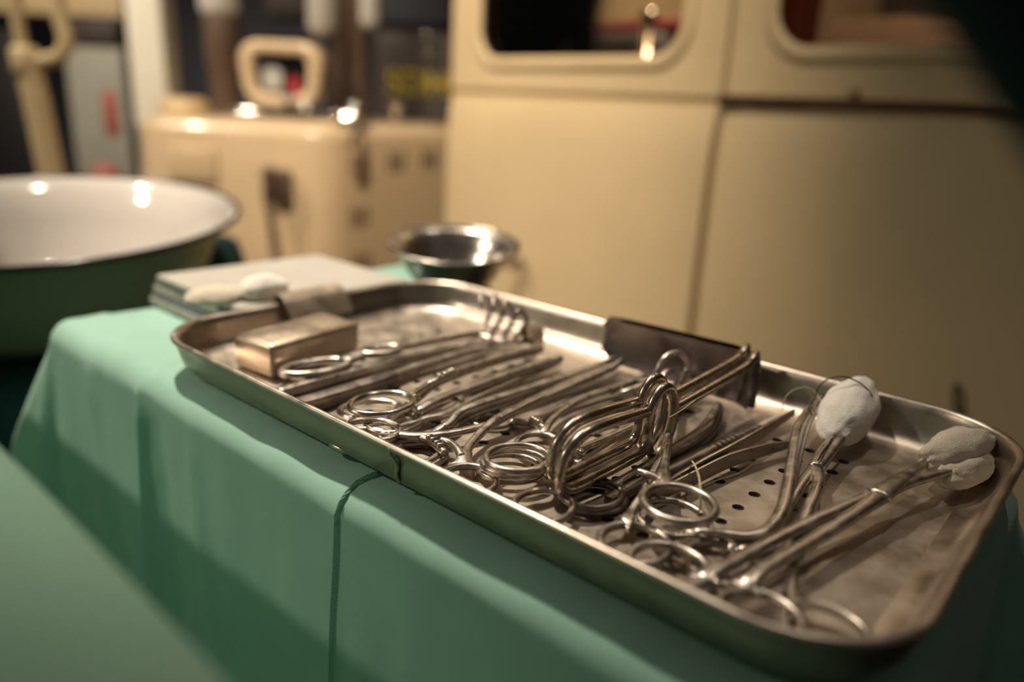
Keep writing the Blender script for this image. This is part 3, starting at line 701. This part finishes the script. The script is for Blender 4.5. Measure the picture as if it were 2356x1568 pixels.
clamp('upright_ring_clamp', 'small clamp with one ring standing upright against the dark retractor blade', [
    dict(ring=(1549, 852, 17), ra=10.5, rb=8.6, wire=3.8, normal=Vector((.85, -.42, .25)), path=[(1520, 872, 12), (1485, 885, 10), (1440, 901, 7), (1428, 903, 6)], w=[4, 3.4, 3.2, 3.6], t=[3.8, 3.4, 3.2, 3]),
    dict(ring=(1560, 880, 6), ra=9.5, rb=8, wire=3.2, normal=Vector((.6, -.3, .7)), path=[(1512, 878, 7), (1470, 878, 7), (1432, 886, 6), (1405, 902, 4)], w=[3, 3, 3, 2])],
    'steel', (1432, 897, 7), jr=1.5, jh=3.5)
# towel clip with two bare points
tc2 = thing('towel_clip', P(1540, 912, 3), 'towel clip with two bare curved points in front of the retractor blade', 'clip', 'ring-handled instruments in the tray')
obj('arm', sweep(PS([(1478, 985, 4), (1510, 950, 5), (1543, 911, 7), (1566, 876, 12), (1579, 848, 20)]), [.004, .0045, .007, .0042, .0014], [.004, .004, .004, .0036, .0014]), 'steel', tc2)
obj('arm', sweep(PS([(1486, 995, 3), (1530, 950, 4), (1584, 899, 7), (1612, 880, 10), (1636, 858, 16)]), [.004, .004, .0046, .0032, .0010], [.004, .004, .004, .003, .001]), 'steel', tc2)
obj('joint_screw', lathe([(0, .003), (.0018, .003), (.0022, .002), (.0022, -.003), (0, -.003)], P(1520, 948, 5), 16), 'steel', tc2, auto=40)
clamp('haemostat', 'clamp with the topmost ring of the ring pile left of the wire retractors', [
    dict(ring=(1191, 1053, 13), ra=13, rb=11.8, wire=3.4, path=[(1262, 1040, 13), (1290, 1038, 13), (1335, 1032, 11), (1400, 1006, 9), (1470, 974, 8), (1540, 935, 7), (1600, 905, 7)], ratchet=[(1310, 1036, 12), (1325, 1044, 12), (1345, 1052, 11)], teeth=True),
    dict(ring=(1250, 1163, 5), ra=12.5, rb=11, wire=3.2, path=[(1282, 1122, 6), (1312, 1090, 6), (1345, 1052, 7), (1400, 1014, 6), (1470, 981, 6), (1540, 942, 5), (1600, 912, 5)], ratchet=[(1318, 1082, 7), (1328, 1072, 8), (1340, 1062, 9)], teeth=True)],
    'steel', (1470, 978, 8))
clamp('haemostat', 'clamp whose two rings lie lowest in the ring pile left of the wire retractors', [
    dict(ring=(1172, 1075, 3.5), ra=13.5, rb=12.4, wire=3.4, path=[(1262, 1086, 4), (1300, 1072, 4), (1360, 1038, 4), (1430, 998, 4), (1520, 950, 4), (1590, 915, 4)], mat='steel'),
    dict(ring=(1184, 1064, 8.2), ra=13.2, rb=12, wire=3.4, path=[(1266, 1062, 8), (1300, 1058, 7.5), (1360, 1030, 6), (1430, 992, 4), (1510, 948, 3.6), (1580, 915, 3.6)])],
    'steel', (1440, 992, 6))
clamp('curved_haemostat', 'dark curved clamp passing under the two wire retractors', [
    dict(ring=(1360, 1134, 4.6), ra=12.5, rb=11.4, wire=3.2, path=[(1415, 1114, 5), (1470, 1082, 6), (1540, 1042, 6), (1596, 1008, 6), (1632, 975, 6.5), (1652, 932, 8)], w=[3.6, 4, 7, 8, 7, 3.4]),
    dict(ring=(1370, 1144, 1.8), ra=12.5, rb=11.4, wire=3.2, path=[(1425, 1122, 2), (1475, 1094, 3), (1545, 1052, 3.2), (1602, 1016, 3.2), (1640, 980, 3.4), (1658, 940, 4)], w=[3.6, 4, 7, 8, 7, 3.4])],
    'steel_dark', (1520, 1054, 7))
clamp('suture_clamp', 'open clamp with a big raised ring around a tray hole, right of the wire retractors', [
    dict(ring=(1562, 1158, 14), ra=13.4, rb=12.8, wire=3.8, path=[(1524, 1103, 14), (1528, 1078, 14), (1534, 1040, 13), (1543, 985, 12), (1552, 930, 11), (1562, 890, 10)], w=[5.4, 4.0, 3.2, 3.2, 3.6, 2.4], ratchet=[(1522, 1106, 14), (1505, 1096, 13.5), (1488, 1090, 13), (1468, 1085, 12.5)], rw=3.2),
    dict(ring=(1460, 1250, 5), ra=12.6, rb=12.0, wire=3.6, path=[(1440, 1208, 5.5), (1454, 1178, 6), (1478, 1138, 8), (1506, 1082, 10), (1530, 1030, 11), (1548, 960, 10), (1566, 892, 9)], w=[5.5, 4, 3.4, 3.4, 3.4, 3.6, 2.4])],
    'steel', (1538, 1008, 13))
clamp('angled_clamp', 'clamp with a boldly curved arm and black thread at its tip, over the hole field', [
    dict(ring=(1545, 1190, 5), ra=13.2, rb=12.6, wire=3.2, path=[(1592, 1219, 6), (1650, 1226, 6.5), (1720, 1232, 7), (1766, 1218, 8), (1797, 1180, 9), (1813, 1125, 10), (1824, 1050, 11), (1837, 985, 12), (1860, 947, 13), (1884, 912, 14)], w=[3.4, 3.6, 4, 5, 5.4, 5.2, 5, 5, 5, 2], t=[3.4, 3.4, 3.4, 3.6, 3.6, 3.6, 3.6, 3.6, 3.4, 2]),
    dict(ring=(1612, 1262, 3), ra=11, rb=10.4, wire=3.0, path=[(1660, 1262, 3.5), (1730, 1243, 4), (1786, 1208, 5), (1816, 1150, 6), (1829, 1080, 8), (1841, 1020, 9), (1855, 975, 11), (1875, 942, 13), (1890, 918, 14)], w=[3.2, 3.4, 4, 4.4, 4.4, 4.4, 4.4, 4, 2])],
    'steel', (1829, 1020, 11))
clamp('swab_forceps', 'clamp with box joint gripping the egg-shaped white gauze ball', [
    dict(ring=(1648, 1285, 3), ra=11, rb=10, wire=3, path=[(1700, 1266, 4), (1738, 1248, 4), (1778, 1215, 5), (1816, 1160, 6), (1850, 1108, 7), (1878, 1076, 8)], w=[3.2, 3.4, 4, 4.6, 5, 6.4], jaw=[(1878, 1076, 8), (1906, 1046, 9), (1940, 1000, 11)], jw=[6.6, 5, 4], jt=[5, 4, 3]),
    dict(ring=(1900, 1452, 6), ra=12.8, rb=12, wire=3.8, path=[(1818, 1378, 5), (1822, 1310, 5.5), (1834, 1250, 6), (1856, 1182, 7), (1882, 1118, 8), (1876, 1078, 8)], w=[3.6, 3.6, 4, 5, 5, 6.4], jaw=[(1876, 1078, 8), (1888, 1046, 9.5), (1916, 1004, 11)], jw=[6.6, 4.4, 3.4], jt=[5, 4, 3])],
    'steel', (1876, 1082, 9), jr=1.8, jh=4)
clamp('swab_forceps', 'nearest long clamp gripping the folded gauze pad at the right end', [
    dict(ring=(1538, 1300, 7), ra=13, rb=12, wire=3.8, path=[(1612, 1326, 8), (1700, 1285, 9), (1850, 1208, 10), (1968, 1156, 11), (2012, 1138, 11.5)], w=[5.6, 5.2, 5.2, 5.4, 8.6], jaw=[(2012, 1138, 11.5), (2080, 1112, 12), (2150, 1093, 12), (2200, 1080, 12)], jw=[9, 6.0, 4.2, 2.8]),
    dict(ring=(1748, 1420, 7), ra=13, rb=12, wire=3.8, path=[(1714, 1338, 9), (1770, 1302, 10), (1900, 1225, 10.5), (1990, 1166, 11.5), (2020, 1140, 12)], w=[5.8, 5.2, 5.4, 5.8, 8.6], jaw=[(2020, 1140, 12.5), (2050, 1118, 13), (2090, 1090, 13), (2136, 1058, 13)], jw=[9, 8.0, 5.6, 2.8])],
    'steel', (2010, 1140, 13), jr=1.6, jh=4.5)

# ---- two nested wire-handled retractors standing on edge
def retractor(dx, dy, dz, label, zs=1.0):
    base = Vector((dx, dy, dz))
    root = thing('wire_retractor', base + Vector((.265, .12, 0)), label, 'retractor', 'wire-handled retractors in the tray')
    def Q(l): return [base + Vector((x, y, z)) * mm for x, y, z in l]
    wd = 4.7 * mm
    xv = Vector((1, 0, 0))
    obj('grip_frame', sweep(Q([(266, 92, 27), (265.5, 80, 28.5), (264, 62, 29.5), (262.5, 50, 28.5), (261.5, 41.5, 23), (261.5, 38, 15), (262, 39, 10), (263, 45, 7.6), (264.5, 60, 8.2), (266, 80, 9.0), (266.8, 88, 10), (267, 91.5, 14), (266.5, 92.5, 21)]), wd, wd, up=xv, n=12, closed=True, power=2), 'steel_gold', root)
    obj('thumb_ring', sweep(Q([(266.5, 92, 25), (266.5, 95, 32), (267, 100.5, 36), (267.5, 106.5, 34), (268, 110, 27), (268, 110, 17), (267.8, 106, 8), (267.4, 100.5, 4.5), (267, 95, 8), (266.5, 92.5, 16)]), wd, wd, up=xv, n=12, closed=True, power=2), 'steel_gold', root)
    obj('shaft', sweep(Q([(268, 109, 24), (268, 125, 24.4), (268, 150, 25.2), (268, 172, 26), (268, 186, 27.4), (267.5, 193, 30), (266.5, 196.5, 30.5)]), wd, wd, up=xv, n=12, power=2), 'steel_gold', root)
    # blade: curved sheet along the far wall
    V, F = [], []; nu, nv = 20, 10
    for s in (0, 1):
        for i in range(nu + 1):
            t = i / nu; x = 268 - 95 * t
            hgt = 26.5 + 3.0 * (1 - t)
            ycen = 198.5 + 4.5 * math.sin(t * math.pi * .5)
            if t < .06: ycen -= (0.06 - t) * 60
            for j in range(nv + 1):
                v = j / nv
                rnd = 6 * max(0, (t - .93) / .07) ** 2
                z = 1.0 + rnd + (hgt - rnd * 2) * v
                cv = 3.2 * (2 * v - 1) ** 2 * -1
                V.append(base + Vector((x, ycen + cv + s * 1.1, z)) * mm)
    n = nv + 1; off = (nu + 1) * n
    for s in (0, 1):
        for i in range(nu):
            for j in range(nv): F.append(tuple(s * off + k for k in (i * n + j, i * n + j + 1, (i + 1) * n + j + 1, (i + 1) * n + j)))
    for i in range(nu):
        for j in (0, nv): a_, b_ = i * n + j, (i + 1) * n + j; F.append((a_, b_, b_ + off, a_ + off))
    for j in range(nv):
        for i in (0, nu): a_, b_ = i * n + j, i * n + j + 1; F.append((a_, b_, b_ + off, a_ + off))
    obj('blade', (V, F), 'blade', root, auto=50)
    obj('heel', sweep(Q([(267, 195.5, 30), (268, 195, 22), (268, 195.5, 12), (268, 197, 1.2)]), [.0045, .007, .006, .004], [.003, .003, .003, .003], up=Vector((0, 1, 0)), n=10), 'blade', root)
retractor(.0035, 0, 0, 'nearer of the two nested wire-handled retractors standing on edge')
retractor(-.0035, .0035, .0015, 'farther of the two nested wire-handled retractors standing on edge')

# ---- rake retractor at the far left end
rk = thing('rake_retractor', P(900, 810, 6), 'rake retractor with oval handle openings and four upright prongs beside the metal box', 'retractor')
def oval(px0, px1, hw_, wire, z0, z1):
    a, b = P(*px0), P(*px1); c = mid(a, b); return ringgeo(c, (a - b).length / 2, hw_, wire, b - a, UP, thk=.0045)
obj('handle', join(oval((652, 864, 6), (800, 826, 9), .0094, .0054, 6, 9), sweep(PS([(792, 829, 9), (815, 821, 9.5), (838, 812, 10)]), [.011, .0095, .010], .0045), oval((832, 812, 10), (918, 800, 10), .0058, .0056, 9, 9)), 'steel', rk)
obj('shaft', sweep(PS([(905, 802, 9.5), (960, 791, 9), (1030, 778, 8), (1085, 768, 7), (1110, 764, 7)]), [.0065, .0055, .0050, .0052, .0070], [.0045, .0045, .004, .004, .0036]), 'steel', rk)
hb = P(1098, 768, 6); hd = (P(1150, 757, 6) - hb).normalized(); sd = UP.cross(hd)
tops = [(1111, 676, 32), (1139, 682, 32), (1166, 694, 31), (1196, 713, 28)]
tips = [(1107, 714, 25), (1137, 721, 25), (1160, 729, 24), (1187, 735, 23)]
for k in range(4):
    tp, ti = P(*tops[k]), P(*tips[k]); s0 = hb + (P(1090 + 28 * k, 775 + 3 * k, 5) - hb) * .9
    away = Vector((tp.x - .004, tp.y + .012, .018))
    obj('prong', sweep([s0, mid(s0, away) + UP * -.004, away, tp, mid(tp, ti) + Vector((.001, -.0025, .001)), ti], [.0040, .0036, .0034, .0032, .0026, .0008], [.0036, .0034, .0032, .003, .0024, .0008], n=10, power=2), 'steel_dark', rk)
obj('yoke', sweep([hb + (P(1090, 775, 5) - hb), hb, hb + (P(1140, 781, 5) - hb) * .9, hb + (P(1176, 785, 5) - hb) * .9], .005, .0034), 'steel', rk)
# ---- Langenbeck style retractor with raised end blade
lg = thing('blade_retractor', P(880, 840, 3), 'long bar retractor with an upturned end blade beside the rake retractor', 'retractor')
obj('handle_bar', sweep(PS([(638, 906, 3), (700, 888, 3), (800, 860, 3.4), (900, 835, 4), (985, 812, 4.4), (1060, 798, 4.6), (1130, 788, 4.8), (1200, 785, 4.4)]), [.0056, .0062, .0066, .0066, .0056, .0050, .0060, .0100], [.0055, .006, .006, .006, .005, .004, .003, .0022], power=4), 'steel', lg)
e0_ = P(1200, 788, 3); e1_ = P(1250, 803, 3); ev = (e1_ - e0_)
obj('end_blade', ([e0_ + ev * a_ + UP * z_ + o_ for o_ in (Vector(), Vector((-.001, .0012, 0))) for a_, z_ in ((0, 0), (1, 0), (1, .0120), (.92, .0135), (.08, .0135), (0, .0120))],
     [(0, 1, 2, 3, 4, 5), (11, 10, 9, 8, 7, 6)] + [(i, (i + 1) % 6, 6 + (i + 1) % 6, 6 + i) for i in range(6)]), 'steel_gold', lg, smooth=False)
# ---- chisel
ch = thing('bone_chisel', P(850, 890, 3), 'flat bone chisel with a broad dark handle bar lying in front of the bar retractor', 'chisel')
obj('handle', sweep(PS([(688, 934, 4), (720, 926, 4), (800, 902, 4.2), (870, 880, 4.4), (905, 866, 4.4)]), [.0085, .0090, .0092, .0092, .0072], [.0066, .007, .007, .007, .006], power=6, sub=3), 'steel_dark', ch, auto=40)
obj('shaft', sweep(PS([(900, 868, 4.4), (950, 848, 4.4), (1020, 826, 4.6), (1085, 806, 5), (1122, 797, 5)]), [.0066, .0060, .0060, .0070, .0080], [.0056, .0052, .0046, .003, .0012], power=4), 'steel', ch)
# ---- scalpel
sc_ = thing('scalpel', P(1650, 1030, 3), 'scalpel with dark ribbed handle and pale blade among the tweezers', 'scalpel')
obj('handle', sweep(PS([(1400, 1152, 3), (1470, 1115, 3.4), (1560, 1072, 4), (1650, 1028, 4.4), (1742, 984, 5)]), [.0045, .006, .0066, .0066, .0056], [.004, .0045, .0045, .0045, .004], power=4), 'steel_dark', sc_, auto=45)
rp = [mid(P(1640, 1026, 7), P(1740, 978, 7)) + (P(1740, 978, 7) - P(1640, 1026, 7)) * ((k - 4) / 10) for k in range(8)]
obj('grip_ribs', join(*[box((-.0003, -.0018, -.0004), (.0003, .0018, -.0001), Matrix.Translation(p) @ (P(1740, 978, 7) - P(1640, 1026, 7)).to_track_quat('X', 'Z').to_matrix().to_4x4()) for p in rp]), 'steel_dark', sc_, smooth=False)
obj('scalpel_blade', sweep(PS([(1736, 987, 5), (1770, 970, 5.4), (1800, 956, 5.8), (1820, 947, 6)]), [.0050, .0062, .0052, .0004], [.0012, .0008, .0007, .0004], up=Vector((-.3, -.4, .8)), power=4), 'steel', sc_)
# ---- tweezers on edge
tw = thing('tweezers', P(1650, 1070, 0), 'dissecting tweezers standing on edge with two springy strips over the holes', 'tweezers')
SIDE = UP
obj('strip', sweep(PS([(1500, 1138, 6), (1560, 1104, 7), (1620, 1070, 7.5), (1680, 1038, 8), (1760, 990, 8.5), (1826, 948, 9)]), [.0014, .0015, .0016, .0016, .0015, .0012], [.0050, .0066, .0072, .0072, .0060, .0034], power=8), 'steel_smooth', tw, auto=50)
obj('strip', sweep(PS([(1504, 1142, 6), (1562, 1115, 6), (1620, 1086, 6), (1680, 1058, 6), (1760, 1034, 5.5), (1834, 1018, 5)]), [.0014, .0015, .0016, .0016, .0015, .0012], [.0050, .0066, .0072, .0072, .0060, .0030], power=8), 'steel_smooth', tw, auto=50)
rv = P(1575, 1100, 5); obj('rivet', blob(rv, (Vector((.0012, -.0006, 0)), Vector((.0010, .0016, 0)), UP * .0020), 1, 0, 1, 16, 10), 'steel_bright', tw)

# ---- gauze swabs
ga, gb = P(1918, 1004, 10), P(1982, 890, 21); gd = gb - ga
gs = gd.normalized(); gside = gs.cross(UP).normalized(); gu = gside.cross(gs)
g1 = obj('gauze_swab', blob(ga + gd * .50, (gd * .56, gside * .0125, gu * .0118), 3, .10, 1.6, 48, 28, -.0), 'cotton', label='egg-shaped white gauze ball tied with black thread', cat='gauze')
gA = P(2128, 1070, 12); gB = P(2262, 1010, 15); gd2 = gB - gA; s2 = gd2.normalized(); sd2 = s2.cross(UP).normalized(); gu2 = sd2.cross(s2)
gz = thing('gauze_pad', P(2200, 1060, 2), 'folded cream gauze pad in the jaws of the nearest clamp', 'gauze')
obj('upper_fold', blob(gA + gd2 * .52 + UP * .001, (gd2 * .52, sd2 * .0098, gu2 * .0085), 8, .16, 1.5, 44, 26), 'gauze', gz)
obj('lower_fold', blob(P(2218, 1075, 9), ((P(2268, 1050, 9) - P(2165, 1105, 9)) * .52, sd2 * .0090, UP * .0075), 12, .16, 1.5, 44, 26), 'gauze', gz)
# ---- threads
def thread(pts, r, m, label, name='suture_thread', group=None):
    return obj(name, sweep(PS(pts), 2 * r * mm, 2 * r * mm, n=8, power=2), m, label=label, cat='thread', group=group)
thread([(1592, 1060, 12), (1600, 1072, 14), (1608, 1096, 16), (1612, 1130, 15), (1612, 1160, 11), (1605, 1186, 4)], .40, 'thread_tan', 'tan catgut thread arching through the big raised ring')
thread([(1618, 1118, 1), (1650, 1104, 1), (1690, 1092, 1), (1720, 1076, 1.5), (1732, 1066, 2)], .35, 'thread_tan', 'tan thread lying in front of the tweezers strips')
thread([(1540, 960, 30), (1570, 942, 30), (1600, 920, 30.5)], .25, 'thread_tan', 'stray fibre on the shaft of the nearer wire retractor')
thread([(1868, 955, 15), (1861, 935, 18), (1876, 914, 20), (1882, 893, 24), (1904, 872, 29), (1940, 866, 32), (1970, 876, 30), (1994, 893, 27), (2008, 912, 24)], .35, 'thread_black', 'black thread looped over the top of the white gauze ball')
thread([(1882, 945, 14), (1884, 962, 13), (1890, 978, 11)], .30, 'thread_black', 'short end of black thread between the clamp tip and gauze ball')
thread([(1882, 1058, 13), (1892, 1040, 14), (1906, 1022, 14), (1914, 1008, 14)], .35, 'thread_black', 'black thread tail on the box joint below the gauze ball')
thread([(1800, 948, 10), (1804, 920, 16), (1822, 899, 20), (1852, 890, 22), (1876, 902, 20), (1890, 926, 17), (1890, 948, 14)], .22, 'thread_tan', 'thin pale thread loop left of the white gauze ball')

# ================================================================== packs and bowl behind the tray
def pack(c, sx, sy, z0, z1, rot, m, label, m2=None):
    m4 = Matrix.Translation(Vector((c[0], c[1], 0))) @ Matrix.Rotation(math.radians(rot), 4, 'Z')
    o = thing('instrument_pack', Vector((c[0], c[1], z0)), label, 'pack', 'flat packs stacked behind the tray')
    obj('cover', box((-sx / 2, -sy / 2, z0), (sx / 2, sy / 2, z0 + (z1 - z0) * .62), m4, .0012, 2), m, o, smooth=False)
    obj('edge_band', box((-sx / 2 + .001, -sy / 2 + .001, z0 + (z1 - z0) * .62), (sx / 2 - .001, sy / 2 - .001, z1 - .0002), m4, .0008, 1), m2 or 'slate', o, smooth=False)
pack((-.066, .130), .120, .140, -.0020, .0065, 0, 'paper', 'lowest flat white pack with slate band behind the tray')
pack((-.068, .132), .116, .136, .0066, .0150, 1.5, 'paper', 'middle flat white pack with slate band behind the tray')
m4 = Matrix.Translation(Vector((-.064, .132, 0))) @ Matrix.Rotation(math.radians(-1), 4, 'Z')
tp_ = obj('pack_cover', box((-.058, -.068, .0151), (.058, .068, .0190), m4, .0012, 2), 'paper', label='thin pale card on top of the flat packs behind the tray', cat='card', smooth=False)
obj('cotton_pad', blob(P(492, 680, 22), (Vector((.014, .0, 0)), Vector((0, .019, 0)), UP * .0058), 4, .12, 1.4, 32, 18), 'gauze', label='flat cream cotton pad on the packs, left of the white one', cat='cotton pad')
obj('cotton_pad', blob(P(607, 662, 25), (Vector((.013, 0, 0)), Vector((0, .017, 0)), UP * .0090), 6, .12, 1.4, 32, 18), 'cotton', label='puffy bright white cotton pad on the packs', cat='cotton pad')
on = Vector((.0888, -.078, .993)).normalized(); oc = Vector((-.0155, .258, .0386))
om = Matrix.Translation(oc) @ UP.rotation_difference(on).to_matrix().to_4x4()
bw = thing('steel_bowl', oc - on * .041, 'small round stainless steel bowl behind the far corner of the tray', 'bowl')
obj('bowl_shell', lathe([(0, -.0395), (.018, -.039), (.030, -.031), (.040, -.015), (.0445, -.0035), (.053, .0008), (.0535, -.0006), (.0455, -.0050), (.0412, -.0162), (.031, -.0326), (.019, -.0408), (0, -.0412)], (0, 0, 0), 64, om), 'bowl', bw)
obj('rolled_lip', xf(ringgeo((0, 0, 0), .053, .053, .0022, (1, 0, 0), seg=72), om), 'bowl', bw)
